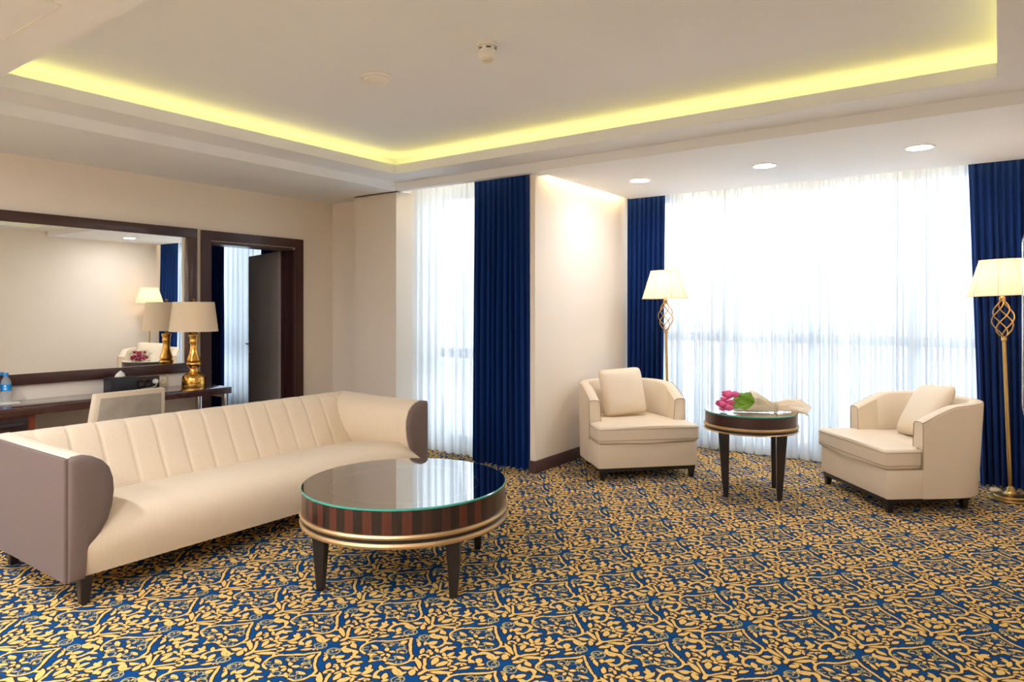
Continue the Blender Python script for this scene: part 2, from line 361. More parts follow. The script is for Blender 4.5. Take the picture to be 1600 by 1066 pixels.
# baseboards
struct(bx('baseboard_alcove', M['base'], None, -3.2, -3.182, 4.81, 6.7, 0, .105, bev=.003))
struct(bx('baseboard_pier', M['base'], None, -3.25, -3.182, 4.812, 4.83, 0, .105, bev=.003))
struct(bx('baseboard_far', M['base'], None, XL, -5.37, 4.902, 4.92, 0, .105, bev=.003))
struct(bx('baseboard_column', M['base'], None, -5.37, -4.78, 4.747, 4.765, 0, .105, bev=.003))
struct(bx('baseboard_left', M['base'], None, XL, XL+.018, YB, 3.40, 0, .105, bev=.003))
struct(bx('baseboard_right', M['base'], None, XR-.018, XR, YB, 6.7, 0, .105, bev=.003))

# windows: frame, mullions, transom, panes, handles
def window(name, x0, x1, y, z0, z1, mull, zt, handles=()):
    r = sroot(name, ((x0+x1)/2, y, z0)); cx = (x0+x1)/2
    w = .06; xs = [x0]+list(mull)+[x1]
    b = bmesh.new(); box(b, x0-cx, x1-cx, -.04, .04, 0, w); box(b, x0-cx, x1-cx, -.04, .04, z1-z0-w, z1-z0)
    box(b, x0-cx, x0-cx+w, -.04, .04, w, z1-z0-w); box(b, x1-cx-w, x1-cx, -.04, .04, w, z1-z0-w); link('window_frame', b, M['winframe'], r)
    for mx in mull: bx('mullion', M['winframe'], r, mx-cx-.035, mx-cx+.035, -.045, .045, w, z1-z0-w)
    bx('transom', M['winframe'], r, x0-cx+w, x1-cx-w, -.04, .04, zt-z0-.045, zt-z0+.045)
    for a, c in zip(xs, xs[1:]):
        for za, zb in ((w, zt-z0), (zt-z0, z1-z0-w)):
            bx('glass_pane', M['glass'], r, a-cx, c-cx, -.004, .004, za, zb)
    for hx in handles: bx('window_handle', M['winframe'], r, hx-cx-.012, hx-cx+.10, -.08, -.045, zt-z0+.07, zt-z0+.09, bev=.004)
    return r
window('window_1', -4.78, -3.36, 5.31, .05, 2.56, (-4.07,), .95)
window('window_2', -3.2, XR, 6.88, .06, 2.58, (-2.26, -1.42, -.59), 1.11, (-2.3, -1.44))
window('window_3', -8.5, -6.8, 5.31, .3, 2.5, (-7.65,), 1.0)
# the next room seen through the doorway
b = bmesh.new(); box(b, -10.2, -8.5, 5.2, 5.40, 0, 2.9); box(b, -6.8, XL-.2, 5.2, 5.40, 0, 2.9); box(b, -8.5, -6.8, 5.2, 5.40, 2.5, 2.9); box(b, -8.5, -6.8, 5.2, 5.4, 0, .3)
box(b, -10.2, -10.05, YB, 5.2, 0, 2.9); box(b, -10.05, XL-.2, YB-.15, YB, 0, 2.9)
struct(link('wall_bedroom', b, M['wall']))
struct(bx('ceiling_bedroom', M['ceil'], None, -10.2, XL-.2, YB, 5.4, 2.62, 2.9))
# door
dr = sroot('door_1', (XL, 3.96, 0)); ca = .088
b = bmesh.new()
for s in (0, 1):
    xo = 0 if s == 0 else -.2-.022
    box(b, xo, xo+.022, -.553, -.553+ca, 0, 2.112); box(b, xo, xo+.022, .559-ca, .559, 0, 2.112); box(b, xo, xo+.022, -.553+ca, .559-ca, 2.112-ca, 2.112)
link('door_casing', b, M['wood'], dr)
b = bmesh.new(); box(b, -.2, 0, -.47, -.445, 0, 2.0); box(b, -.2, 0, .445, .47, 0, 2.0); box(b, -.2, 0, -.445, .445, 1.995, 2.02)
box(b, -.13, -.11, .42, .445, 0, 1.995)
link('door_lining', b, M['wood'], dr)
lf = bx('door_leaf', M['leafd'], dr, 0, .9, -.021, .021, .008, 1.992, bev=.002, loc=(-.205, .44, 0), rot=(0, 0, math.atan2(.23, -.875)))
for zz in (1.0,):
    tb('door_handle', M['chrome'], lf, [(.84, .02, zz), (.84, .065, zz), (.83, .072, zz), (.72, .072, zz)], .009)
    tb('door_handle', M['chrome'], lf, [(.84, -.02, zz), (.84, -.065, zz), (.83, -.072, zz), (.72, -.072, zz)], .009)
    lt('lock_rosette', M['chrome'], lf, [(.024, 0), (.024, .008), (.018, .012)], 20, loc=(.84, .021, .9), rot=(-pi/2, 0, 0))
# outside
struct(bx('ground_outside', M['ground'], None, -900, 900, 7.5, 1500, -31, -30))
b = bmesh.new(); rng = random.Random(4); rows = []
for k, (yy, hh) in enumerate(((700, -30), (850, 25), (1000, 60), (1200, 70))):
    rows.append([(x, yy, hh+(0 if k == 0 else 22*sin(x*.008+k)+10*sin(x*.023+2*k))) for x in range(-1000, 1001, 50)])
sweep(b, rows); struct(link('hills_outside', b, M['hill'], None, True))

# ------------------------------------------------------------------ curtains
def curtain(name, m, label, cat, xt, xb, y, z0, z1, nf, amp, seed, over=.5, group=None, topamp=.4, jit=.5):
    rng = random.Random(seed); nu, nv = nf*14, 26; b = bmesh.new()
    ph = [rng.uniform(-jit, jit) for _ in range(nf+2)]; am = [rng.uniform(.6, 1.25) for _ in range(nf+2)]; dr_ = [rng.uniform(-.3, .3) for _ in range(nf+2)]
    rows = []
    for j in range(nv+1):
        t = j/nv; row = []
        for i in range(nu+1):
            s = i/nu; f = s*nf; k = int(f); fr = sm(f-k); pk = ph[k]*(1-fr)+ph[min(k+1, nf+1)]*fr; ak = am[k]*(1-fr)+am[min(k+1, nf+1)]*fr
            dk = dr_[k]*(1-fr)+dr_[min(k+1, nf+1)]*fr
            A = amp*ak*(topamp+(1-topamp)*sm(t*1.6)); phi = 2*pi*f+pk+dk*t*2
            xa = xt[0]+(xb[0]-xt[0])*t; xc = xt[1]+(xb[1]-xt[1])*t; w = (xc-xa)/nf
            edge = min(1, s*nf*2, (1-s)*nf*2)
            x = xa+(xc-xa)*s-edge*over*w/(2*pi)*1.6*sin(2*phi)*(.4+.6*t)+edge*.15*w*dk*t
            row.append((x, y+A*sin(phi)+.25*A*sin(2.3*phi+pk), z1+(z0-z1)*t))
        rows.append(row)
    sweep(b, rows); o = link(name, b, m, None, True); return tag(o, label, cat, group)
def rail(name, label, x0, x1, y, z):
    tag(bx(name, M['white'], None, x0, x1, y-.10, y+.13, z, 2.74), label, 'curtain rail')
rail('curtain_rail', 'white ceiling rail above the narrow window curtains', -4.77, -3.26, 4.93, 2.70)
rail('curtain_rail', 'white ceiling rail above the wide window curtains', -3.19, XR-.01, 6.60, 2.70)
curtain('sheer_curtain', M['sheer'], 'white sheer curtain across the narrow window beside the column', 'sheer curtain', (-4.77, -3.78), (-4.77, -3.80), 5.01, .012, 2.70, 10, .028, 3, .55, jit=1.2)
curtain('sheer_curtain', M['sheer'], 'wide white sheer curtain covering the big window behind the armchairs', 'sheer curtain', (-3.12, .28), (-3.12, .28), 6.675, .012, 2.70, 40, .036, 8, 1.25, jit=1.3)
curtain('drape', M['velvet'], 'royal blue drape hanging at the pier beside the narrow window', 'curtain', (-3.885, -3.285), (-3.90, -3.256), 4.87, .01, 2.70, 10, .034, 11, .35)
curtain('drape', M['velvet'], 'royal blue drape behind the floor lamp and armchair near the pier wall', 'curtain', (-3.17, -2.75), (-3.19, -2.78), 6.545, .01, 2.70, 8, .034, 17, .35)
curtain('drape', M['velvet'], 'royal blue drape behind the floor lamp at the right wall', 'curtain', (-.20, .325), (-.115, .325), 6.545, .01, 2.70, 11, .034, 23, .35)
curtain('drape', M['velvet'], 'dark blue drape seen through the doorway left of the bright sheer', 'curtain', (-8.75, -7.98), (-8.75, -8.0), 4.93, .01, 2.59, 9, .04, 29, .3)
curtain('drape', M['velvet'], 'dark blue drape seen through the doorway behind the open door', 'curtain', (-7.19, -6.6), (-7.19, -6.6), 4.93, .01, 2.59, 7, .04, 31, .3)
curtain('sheer_curtain', M['sheer'], 'white sheer curtain of the next room seen through the doorway', 'sheer curtain', (-8.6, -6.65), (-8.6, -6.65), 5.03, .012, 2.59, 18, .03, 37, .6)
tag(bx('curtain_rail', M['white'], None, -9, -6.3, 4.88, 5.10, 2.595, 2.62), 'white ceiling rail in the next room beyond the doorway', 'curtain rail')

# ------------------------------------------------------------------ sofa
def sofa():
    s = thing('sofa', 'long cream sofa with channel stitched back and taupe arm ends', 'sofa', (-3.97, 2.598, 0)); L = 1.213
    prof = [(-.46, .13), (-.47, .30), (-.478, .5), (-.478, .62), (-.468, .68), (-.445, .714), (-.415, .722), (-.385, .712), (-.358, .685), (-.33, .635), (-.30, .575), (-.265, .51), (-.232, .45), (-.205, .40), (-.185, .35), (-.17, .28)]
    ny = 15*16; b = bmesh.new(); rows = []; sp = 2*L/15
    for i in range(ny+1):
        y = -L+.05+(2*L-.1)*i/ny; d = abs(((y+L)/sp+.5) % 1-.5)*sp
        g = .007*math.exp(-(d/.006)**2)-.002*(1-math.exp(-(d/.03)**2)); row = []
        for k, (x, z) in enumerate(prof):
            a = sm((k-4)/3)*(1-sm((k-13)/3)); row.append((x-g*a, y, z-g*a*.6))
        rows.append(row)
    sweep(b, rows); link('backrest', b, M['cream'], s, True)
    sp_ = [(-.30, .13), (-.30, .345), (-.18, .362), (0, .388), (.2, .412), (.32, .418), (.39, .41), (.44, .385), (.472, .345), (.486, .30), (.484, .24), (.472, .18), (.458, .135), (.44, .13)]
    b = bmesh.new(); rows = []
    for i in range(41):
        y = -(L-.055)+2*(L-.055)*i/40; e = 1-((abs(y)/(L-.05))**10)*.12
        rows.append([(x, y, .13+(z-.13)*e) for x, z in sp_])
    vv = sweep(b, rows, True); b.faces.new(vv[0]); b.faces.new(vv[-1]); link('seat', b, M['cream'], s, 50)
    ap = [(.004, .13), (.004, .40), (.004, .695), (.02, .708), (.06, .71), (.10, .698), (.145, .672), (.175, .635), (.192, .58), (.196, .52), (.188, .45), (.168, .385), (.135, .33), (.10, .29), (.075, .25), (.064, .21), (.062, .13)]
    for sg in (-1, 1):
        b = bmesh.new(); rows = []
        for i in range(13):
            x = -.44+.89*i/12; dz = .012*(1-sm((x+.44)/.5)); rows.append([(x, sg*(L-t), z+(dz if z > .5 else 0)) for t, z in ap])
        vv = sweep(b, rows, True); b.faces.new(vv[0]); b.faces.new(vv[-1]); arm = link('armrest', b, M['cream'], s, 40)
        bx('side_panel', M['taupe'], arm, -.475, .462, sg*(L+.008)-.012, sg*(L+.008)+.012, .125, .702, bev=.010, seg=3)['label'] = 'taupe fabric outer side'
        # puffed front panel
        b = bmesh.new(); c = Vector((.07, .47)); rows = []
        fp = [(-.004, .125)]+[(t if t > .01 else -.004, z) for t, z in ap[1:-1]]+[(.064, .125)]
        for k, (sc_, xx) in enumerate(((1.0, .440), (1.0, .462), (.985, .472), (.93, .480), (.8, .486), (.5, .490), (.05, .491))):
            rows.append([(xx, sg*(L-(c.x+(t-c.x)*sc_)), c.y+(z-c.y)*(1-(1-sc_)*.6)) for t, z in fp])
        vv = sweep(b, rows, True); b.faces.new(vv[0]); b.faces.new(vv[-1]); link('front_panel', b, M['taupe'], arm, 50)['label'] = 'taupe padded arm front'
        for x in (.438, -.42): leg('leg', M['black'], s, x, sg*(L-.075), .135, .058, .04)
sofa()

# ------------------------------------------------------------------ round tables with glass tops
def round_table(name, label, loc, rad, zt, zb, legs_r, a0, wt, wb, strips, lean=0):
    t = thing(name, label, 'table', loc); n = 72
    gt = zt; zw = zt-.012
    g = lt('glass_top', M['tableglass'], t, [(rad-.004, gt), (.001, gt)], n, False, cap=False)
    lt('glass_edge', M['glassedge'], t, [(rad-.006, zw+.001), (rad, zw+.003), (rad, gt-.002), (rad-.004, gt)], n, cap=False)
    h = zw-zb
    zs = zb+h*.42                                    # bottom of the wooden drum
    zs = zb+.064 if strips else zb+.05
    core = lt('drum', M['wood'], t, [(rad*.80, zb+.012), (rad-.014, zb+.012), (rad-.014, zw-.002), (rad*.74, zw-.002), (rad*.735, zw-.014), (.001, zw-.014)], n, cap=False)
    lt('inlay_ring', M['champagne'], core, [(rad*.735, zw-.0135), (rad*.735, zw-.001), (rad*.72, zw-.001), (rad*.72, zw-.0135)], n, cap=False)
    lt('underside', M['black'], t, [(rad-.016, zb+.012), (.001, zb+.012)], n, False, cap=False)
    if strips:
        rng = random.Random(5); K = strips; meshes = []
        for mm in M['veneer']:
            b = bmesh.new(); da = pi/K*.985; r0, r1 = rad-.016, rad-.006; P = []
            for z in (zs, zw): 
                for r_ in (r0, r1): P.append([b.verts.new((r_*cos(a), r_*sin(a), z)) for a in (-da, 0, da)])
            A, B, C_, D_ = P
            for X, Y in ((A, B), (B, D_), (D_, C_), (C_, A)):
                for i in (0, 1): b.faces.new((X[i], X[i+1], Y[i+1], Y[i]))
            for i in (0, 2): b.faces.new((A[i], B[i], D_[i], C_[i]))
            o = link('veneer_strip', b, mm, core); meshes.append(o)
        for i in range(K):
            k = (i % 2)*0 if i % 2 == 0 else rng.choice((1, 1, 2, 3)); src = meshes[k]
            if 'used' not in src: o = src; src['used'] = 1
            else: o = src.copy(); COL.objects.link(o)
            o.rotation_euler = (0, 0, 2*pi*i/K)
        for o in core.children:
            if 'used' in o: del o['used']
    else:
        lt('veneer_band', M['wood'], core, [(rad-.014, zs), (rad-.004, zs), (rad-.004, zw), (rad-.014, zw)], n, cap=False)
    for k, (za, zc) in enumerate(((zs-.022, zs-.001), (zb, zs-.040))):
        lt('gold_band', M['champagne'], t, [(rad-.02, za), (rad+.003, za), (rad+.008, (za+zc)/2), (rad+.003, zc), (rad-.02, zc)], n, cap=False)
    lt('recess_band', M['black'], t, [(rad-.012, zs-.042), (rad-.004, zs-.040), (rad-.004, zs-.020), (rad-.012, zs-.018)], n, cap=False)
    for k in range(4):
        a = R(a0)+k*pi/2; rt = legs_r+lean
        leg('leg', M['black'], t, rt*cos(a), rt*sin(a), zb+.014, wt, wb, (legs_r-rt)*cos(a), (legs_r-rt)*sin(a), a+pi/4)
    return t
round_table('coffee_table', 'large low round coffee table with striped wood drum and glass top', (-2.605, 2.668, 0), .542, .474, .288, .476, -16.7, .072, .036, 72)
round_table('side_table', 'small round side table with glass top between the armchairs', (-1.535, 5.285, 0), .338, .624, .484, .262, -25, .075, .036, 0, .02)

# ------------------------------------------------------------------ armchairs
def pillow(b, w, h, t, n=16):
    for s in (-1, 1):
        rows = []
        for i in range(n+1):
            row = []
            for j in range(n+1):
                u, v = -1+2*i/n, -1+2*j/n; k = max(0, (1-abs(u)**3.2)*(1-abs(v)**3.2))**.55
                pu = 1-.03*(1-abs(u)**2)*abs(v)**3; pv = 1-.03*(1-abs(v)**2)*abs(u)**3
                cr = 1-.085*(u*v)**6; row.append((s*t/2*k, u*w/2*pv*cr, v*h/2*pu*cr))
            rows.append(row)
        sweep(b, rows)
    bmesh.ops.remove_doubles(b, verts=b.verts[:], dist=.0005)
def armchair(label, loc, rz):
    t = thing('armchair', label, 'armchair', loc, rz)
    Wd = .43
    def upath(k):                                       # outer plan of the shell, arm front to arm front
        if k < .28: f = k/.28; return (.17-.25*f, -Wd, 0)
        if k > .72: f = (1-k)/.28; return (.17-.25*f, Wd, 0)
        a = pi*(k-.28)/.44; c, s = cos(a), sin(a)
        return (-.08-.35*abs(s)**.8, -Wd*math.copysign(abs(c)**.72, c), s)
    n = 64; pts = [upath(i/n) for i in range(n+1)]; b = bmesh.new(); rows = []; top = []; fr = []
    for i, (x, y, s) in enumerate(pts):
        a, c = pts[max(i-1, 0)], pts[min(i+1, n)]; tx, ty = c[0]-a[0], c[1]-a[1]; l = math.hypot(tx, ty); nx, ny = -ty/l, tx/l   # inward
        if nx*(-.02-x)+ny*(-y) < 0: nx, ny = -nx, -ny
        k = i/n; q = 1-abs(2*k-1); zt = .618+.127*sin(min(1, q/.85)*pi/2); th = .095
        bw = .05*s; g = lambda d, z: (x+nx*d, y+ny*d, z)
        rows.append([g(bw, .10), g(bw*.6, .3), g(0, zt-.012), g(.012, zt), g(th*.5, zt+.005), g(th-.014, zt), g(th, zt-.014), g(th+.01, .42), g(th+.01, .2)])
        top.append(g(.003, zt-.003))
    vv = sweep(b, rows); b.faces.new(vv[0]); b.faces.new(vv[-1]); sh = link('shell', b, M['ivory'], t, 45)
    tb('piping', M['pipe'], sh, top, .0022, 6)
    for r_ in (rows[0], rows[-1]): tb('piping', M['pipe'], sh, [(x+.002, y, z) for x, y, z in r_[1:8]], .0022, 6)
    b = bmesh.new(); prism(b, [(-.30, -.34), (.05, -.425), (.405, -.43), (.425, -.415), (.425, .415), (.405, .43), (.05, .425), (-.30, .34)], .10, .298, .008, 2); link('seat_base', b, M['ivory'], t, 40)
    o = [(-.30, -.28), (.165, -.325), (.178, -.34), (.182, -.425), (.20, -.436), (.425, -.436), (.447, -.415), (.452, 0), (.447, .415), (.425, .436), (.20, .436), (.182, .425), (.178, .34), (.165, .325), (-.30, .28)]
    b = bmesh.new(); prism(b, o, .302, .442, .028, 4)
    cu = link('seat_cushion', b, M['ivory'], t, 50)
    for z in (.330, .418): tb('piping', M['pipe'], cu, [(x*1.003, y*1.003, z) for x, y in o[3:12]], .002, 6)
    b = bmesh.new(); prism(b, [(-.33, -.20), (-.24, -.33), (.02, -.395), (.41, -.41), (.41, .41), (.02, .395), (-.24, .33), (-.33, .20)], .07, .101, 0); link('plinth', b, M['black'], t)
    for x, y in ((.385, -.385), (.385, .385), (-.20, -.33), (-.20, .33)): leg('leg', M['black'], t, x, y, .075, .05, .034)
    return t
def chair_world(fm, ang, back=.40):
    return (fm[0]-back*cos(ang), fm[1]-back*sin(ang), 0)
A1 = R(-44.5); c1 = chair_world((-2.345, 5.215), A1)
A2 = R(180+40); c2 = chair_world((-.868, 5.590), A2)
armchair('cream leather armchair holding an upright square cushion, by the pier wall', c1, A1)
armchair('cream leather armchair holding a slanted cushion, beside the right wall drape', c2, A2)
def throw(label, c, ang, loc, rot, w=.44):
    b = bmesh.new(); pillow(b, w, w, .15)
    o = link('throw_pillow', b, M['ivory'], None, True); tag(o, label, 'pillow')
    o.matrix_world = Matrix.Translation(c) @ Matrix.Rotation(ang, 4, 'Z') @ Matrix.Translation(loc) @ Matrix.Rotation(rot[2], 4, 'Z') @ Matrix.Rotation(rot[1], 4, 'Y') @ Matrix.Rotation(rot[0], 4, 'X')
    return o
throw('cream square cushion standing upright in the armchair by the pier wall', c1, A1, (-.13, -.03, .655), (R(3), R(-16), R(6)), .43)
throw('cream cushion leaning aslant in the armchair by the right wall drape', c2, A2, (-.14, .02, .641), (R(5), R(-30), R(-8)), .44)

# ------------------------------------------------------------------ tulip bouquet on the side table
def bouquet():
    zt = .629
    t = thing('tulip_bouquet', 'bunch of pink tulips in cream paper lying on the side table', 'bouquet', (-1.50, 5.20, zt), R(31))
    rng = random.Random(2)                               # local: heads at -x, paper tail at +x
    n = 28; b = bmesh.new(); rows = []
    ST = ((-.05, .145, .08, .08), (-.02, .135, .078, .08), (.03, .11, .068, .07), (.08, .082, .055, .058), (.13, .05, .038, .042), (.165, .03, .028, .036), (.18, .028, .027, .036), (.20, .045, .034, .042), (.25, .075, .042, .047), (.30, .10, .046, .044), (.34, .115, .05, .036), (.385, .125, .055, .022))
    for k, (x, ry, rz_, zc) in enumerate(ST):
        row = []; op = max(0, 1-k/3); en = max(0, (k-8)/3)
        for i in range(n):
            a = 2*pi*i/n; w = 1+.13*sin(3*a+k*.35)+.06*sin(7*a+k); xx = x+op*(.055*sin(a)+.03*sin(2*a+1))+en*(.03*sin(3*a)+.02*cos(a))
            w *= 1+rng.uniform(-.09, .09); z = zc+rz_*w*sin(a); yl = ry*w*cos(a); wx, wy = -1.50+xx*.857-yl*.515+1.535, 5.20+xx*.515+yl*.857-5.285; row.append((xx, yl, max(z, .003) if math.hypot(wx, wy) < .40 else z))
        rows.append(row)
    sweep(b, rows, True); link('paper_wrap', b, M['kraft'], t, 12)
    tb('ribbon', M['ribbon'], t, [(.172+.008*sin(5*a), .034*cos(a), .038+.033*sin(a)) for a in [2*pi*i/24 for i in range(24)]], .008, 8, True)
    bb = bmesh.new()                                     # one tulip head: three outer and three inner petals
    for k in range(6):
        a0 = k*pi/3; rr = .021 if k % 2 else .023; rows = []
        for i in range(8):
            f = i/7; rad = rr*(.25+1.0*sin(min(1, f*1.15)*pi*.62)**.8)*(1-.35*f**3); wd = .62*max(.06, 1-abs(2*f-.8)**2.6*.72); row = []
            for j in range(5):
                a = a0+wd*(j-2)/2*1.15; row.append((-.064*f, rad*cos(a), rad*sin(a)))
            rows.append(row)
        sweep(bb, rows)
    head = None
    spots = [(-.17, -.11, .035), (-.20, -.055, .03), (-.19, 0.0, .035), (-.17, .06, .03), (-.155, -.08, .075), (-.185, -.03, .08), (-.17, .03, .078), (-.145, .09, .06), (-.15, -.04, .122), (-.165, .012, .128), (-.13, .065, .115), (-.215, -.09, .06), (-.12, -.075, .135), (-.21, .03, .055)]
    for i, (x, y, z) in enumerate(spots):
        if head is None: o = head = link('tulip', bb, M['pink'], t, True)
        else: o = head.copy(); COL.objects.link(o)
        o.scale = (1.05, .95, .95); o.location = (x+.012, y, z+.004); o.rotation_euler = (rng.uniform(0, 6), rng.uniform(-.25, .25), rng.uniform(-.3, .3)+y*2)
        tb('stem', M['green'], t, [(x+.002, y, z), (x*.5, y*.75, z*.8+.012), (.05, y*.3, .055), (.16, y*.1, .04)], .0042, 6)
        b = bmesh.new(); rows = []; up = rng.uniform(-.02, .03)
        for k in range(9):
            f = k/8; w = .022*sin(pi*(.12+.86*f)); xx = .05+(x+.035-.05)*f; yy = y*(.3+.75*f); zz = .055+(z+.01-.055)*f+up*sin(pi*f)
            rows.append([(xx, yy-w*.4, max(.003, zz-w)), (xx, yy-.004, zz), (xx, yy+w*.4, zz+w)])
        sweep(b, rows); link('leaf', b, M['green'], t, True)
bouquet()

# ------------------------------------------------------------------ floor lamps
def floor_lamp(label, loc, tilt, rz):
    t = thing('floor_lamp', label, 'floor lamp', loc, rz)
    lt('base', M['gold'], t, [(.14, 0), (.145, .008), (.14, .018), (.105, .026), (.10, .034), (.07, .04), (.04, .05), (.026, .065), (.02, .09), (.012, .1)], 40)
    rt = (0, tilt, 0)
    po = lt('pole', M['gold'], t, [(.0115, .06), (.0125, .3), (.0125, 1.16), (.018, 1.165), (.018, 1.185), (.011, 1.195)], 16, rot=rt)
    lt('collar', M['gold'], po, [(.016, 1.45), (.02, 1.46), (.02, 1.48), (.012, 1.49), (.012, 1.56)], 16)
    for k in range(5):
        pts = []
        for i in range(25):
            f = i/24; r_ = .010+.060*sin(pi*f)**.8; a = 2*pi*k/5+f*pi*1.1; pts.append((r_*cos(a), r_*sin(a), 1.19+.265*f))
        tb('cage_wire', M['gold'], po, pts, .0048, 6)
    n = 48; b = bmesh.new(); rows = []
    for i in range(9):
        f = i/8; r_ = .218+(.132-.218)*f; rows.append([(r_*cos(2*pi*j/n), r_*sin(2*pi*j/n), 1.495+.265*f) for j in range(n)])
    sweep(b, rows, True); sh = link('lamp_shade', b, M['shade'], po, True)
    for r_, z in ((.2185, 1.497), (.1325, 1.758)): tb('shade_trim', M['linen'], sh, [(r_*cos(2*pi*j/40), r_*sin(2*pi*j/40), z) for j in range(40)], .0035, 6, True)
    for j in range(8):
        a = 2*pi*(j+.3)/8; tb('shade_seam', M['pipe'], sh, [(.2182*cos(a), .2182*sin(a), 1.497), (.1322*cos(a), .1322*sin(a), 1.758)], .0013, 5)
    lt('bulb', M['bulb'], po, [(.008, 1.56), (.02, 1.58), (.032, 1.61), (.03, 1.64), (.015, 1.665), (.001, 1.67)], 20, True, cap=False)
    return t
floor_lamp('gold floor lamp with lit pleated shade beside the pier wall armchair', (-2.56, 6.17, 0), R(-1.2), R(25))
l2 = floor_lamp('gold floor lamp with lit pleated shade against the right wall', (.075, 6.19, 0), R(-2.2), R(25))
sw = thing('foot_switch', 'small oval cream foot switch on the carpet beside the lamp base', 'foot switch', (-.02, 6.38, 0))
lt('switch_body', M['creamp'], sw, [(.035, 0), (.038, .012), (.03, .028), (.001, .032)], 24)
tb('cord', M['creamp'], sw, [(.03, 0, .006), (.08, .0, .005), (.14, -.03, .005), (.2, .0, .005), (.27, .08, .005)], .003, 6)

# ------------------------------------------------------------------ wall mirror, desk and what stands on it
mr = thing('wall_mirror', 'large wall mirror in a wide dark mahogany frame above the desk', 'mirror', (XL, 2.11, 0)); ya, yb, za, zb_ = -1.25, 1.25, .832, 2.115
b = bmesh.new(); f = .083
box(b, 0, .035, ya, yb, za, za+f, .004); box(b, 0, .035, ya, yb, zb_-f, zb_, .004); box(b, 0, .035, ya, ya+f, za+f, zb_-f, .004); box(b, 0, .035, yb-f, yb, za+f, zb_-f, .004)
link('frame', b, M['wood'], mr, 40)
bx('mirror_glass', M['mirror'], mr, 0, .004, ya+f*.8, yb-f*.8, za+f*.8, zb_-f*.8, loc=(.023, 0, 0), rot=(0, 0, R(1.0)))
dk = thing('writing_desk', 'long dark wood writing desk under the mirror with chrome legs', 'desk', (XL, 2.1, 0))
bx('desk_top', M['wood_h'], dk, .02, .505, -1.25, 1.30, .668, .723, bev=.003)
for x, y in ((.47, 1.26), (.05, 1.26)): bx('leg', M['chrome'], dk, x-.02, x+.02, y-.02, y+.02, 0, .668, bev=.003)
bx('stretcher', M['chrome'], dk, .07, .45, 1.245, 1.275, .635, .668)
cab = bx('drawer_pedestal', M['redwood'], dk, .04, .475, -.95, -.165, .05, .668, bev=.002)
for k in range(3):
    d_ = bx('drawer', M['drawer'], dk, .475, .492, -.93, -.215, .07+.2*k, .255+.2*k, bev=.003)
    bx('handle', M['darkp'], d_, .492, .512, -.62, -.24, .16+.2*k-.012+.055, .16+.2*k+.008+.055, bev=.003)
# desk chair
ch = thing('desk_chair', 'beige desk chair with grey velvet back panel tucked behind the sofa', 'chair', (-5.08, 2.37, 0))
b = bmesh.new(); rows = []
for i in range(11):
    f = i/10; w = .262-.028*f**1.6; x = .0+.075*f; rows.append([(x-.035, -w, .38+.435*f), (x+.02, -w, .38+.435*f), (x+.03, -w+.015, .38+.435*f), (x+.03, w-.015, .38+.435*f), (x+.02, w, .38+.435*f), (x-.035, w, .38+.435*f), (x-.045, w-.02, .38+.435*f), (x-.045, -w+.02, .38+.435*f)])
vv = sweep(b, rows, True); b.faces.new(vv[0]); b.faces.new(vv[-1]); bk = link('backrest', b, M['ivory'], ch, 35)
b = bmesh.new(); rows = []
for i in range(9):
    f = .04+.89*i/8; w = .262-.028*f**1.6-.028; x = .075*f; rows.append([(x+.028, -w, .38+.435*f), (x+.036, -w+.012, .38+.435*f), (x+.036, w-.012, .38+.435*f), (x+.028, w, .38+.435*f)])
sweep(b, rows); link('back_panel', b, M['greyvelvet'], bk, 35)['label'] = 'grey velvet back panel'
bx('seat', M['ivory'], ch, -.42, .01, -.25, .25, .38, .47, bev=.025, seg=3)
for x, y in ((-.38, -.21), (-.38, .21), (-.01, -.21), (-.01, .21)): leg('leg', M['black'], ch, x, y, .385, .042, .03)
# table lamp
tl = thing('table_lamp', 'brass table lamp with beige drum shade on the desk end', 'table lamp', (-5.672, 3.215, .723))
pr = [(905, 95), (900, 97), (832, 95), (815, 88), (795, 66), (780, 42), (770, 36), (760, 38), (750, 33), (738, 42), (725, 58), (710, 62), (695, 56), (688, 44), (680, 56), (660, 50), (630, 38), (590, 31), (550, 28), (530, 34), (520, 36), (510, 32), (495, 34), (475, 42), (468, 42), (462, 20), (450, 12), (395, 11)]
lt('lamp_base', M['brass'], tl, [(r_*.001, (905-y)*.001024) for y, r_ in pr], 40, 50, mod=lambda a, z: 1+(.025*cos(14*a) if z < .08 else 0))
n = 56; b = bmesh.new(); rows = []
for r_, z in ((.197, .478), (.166, .732)): rows.append([(r_*cos(2*pi*j/n), r_*sin(2*pi*j/n), z) for j in range(n)])
for r_, z in ((.163, .732), (.194, .478)): rows.append([(r_*cos(2*pi*j/n), r_*sin(2*pi*j/n), z) for j in range(n)])
rows.append(rows[0]); sweep(b, rows, True); bmesh.ops.remove_doubles(b, verts=b.verts[:], dist=1e-5); sh = link('lamp_shade', b, M['linen'], tl, 40)
tb('shade_seam', M['pipe'], sh, [(.1975*cos(2.6), .1975*sin(2.6), .48), (.1665*cos(2.6), .1665*sin(2.6), .73)], .001, 5)
tb('harp', M['brass'], tl, [(.06*cos(a), 0, .58+.15*sin(a)) for a in [pi*i/16-.6*(1-i/8) for i in range(17)]], .002, 6)
lt('finial', M['brass'], tl, [(.004, .725), (.004, .738), (.011, .744), (.013, .752), (.008, .76), (.001, .762)], 16)
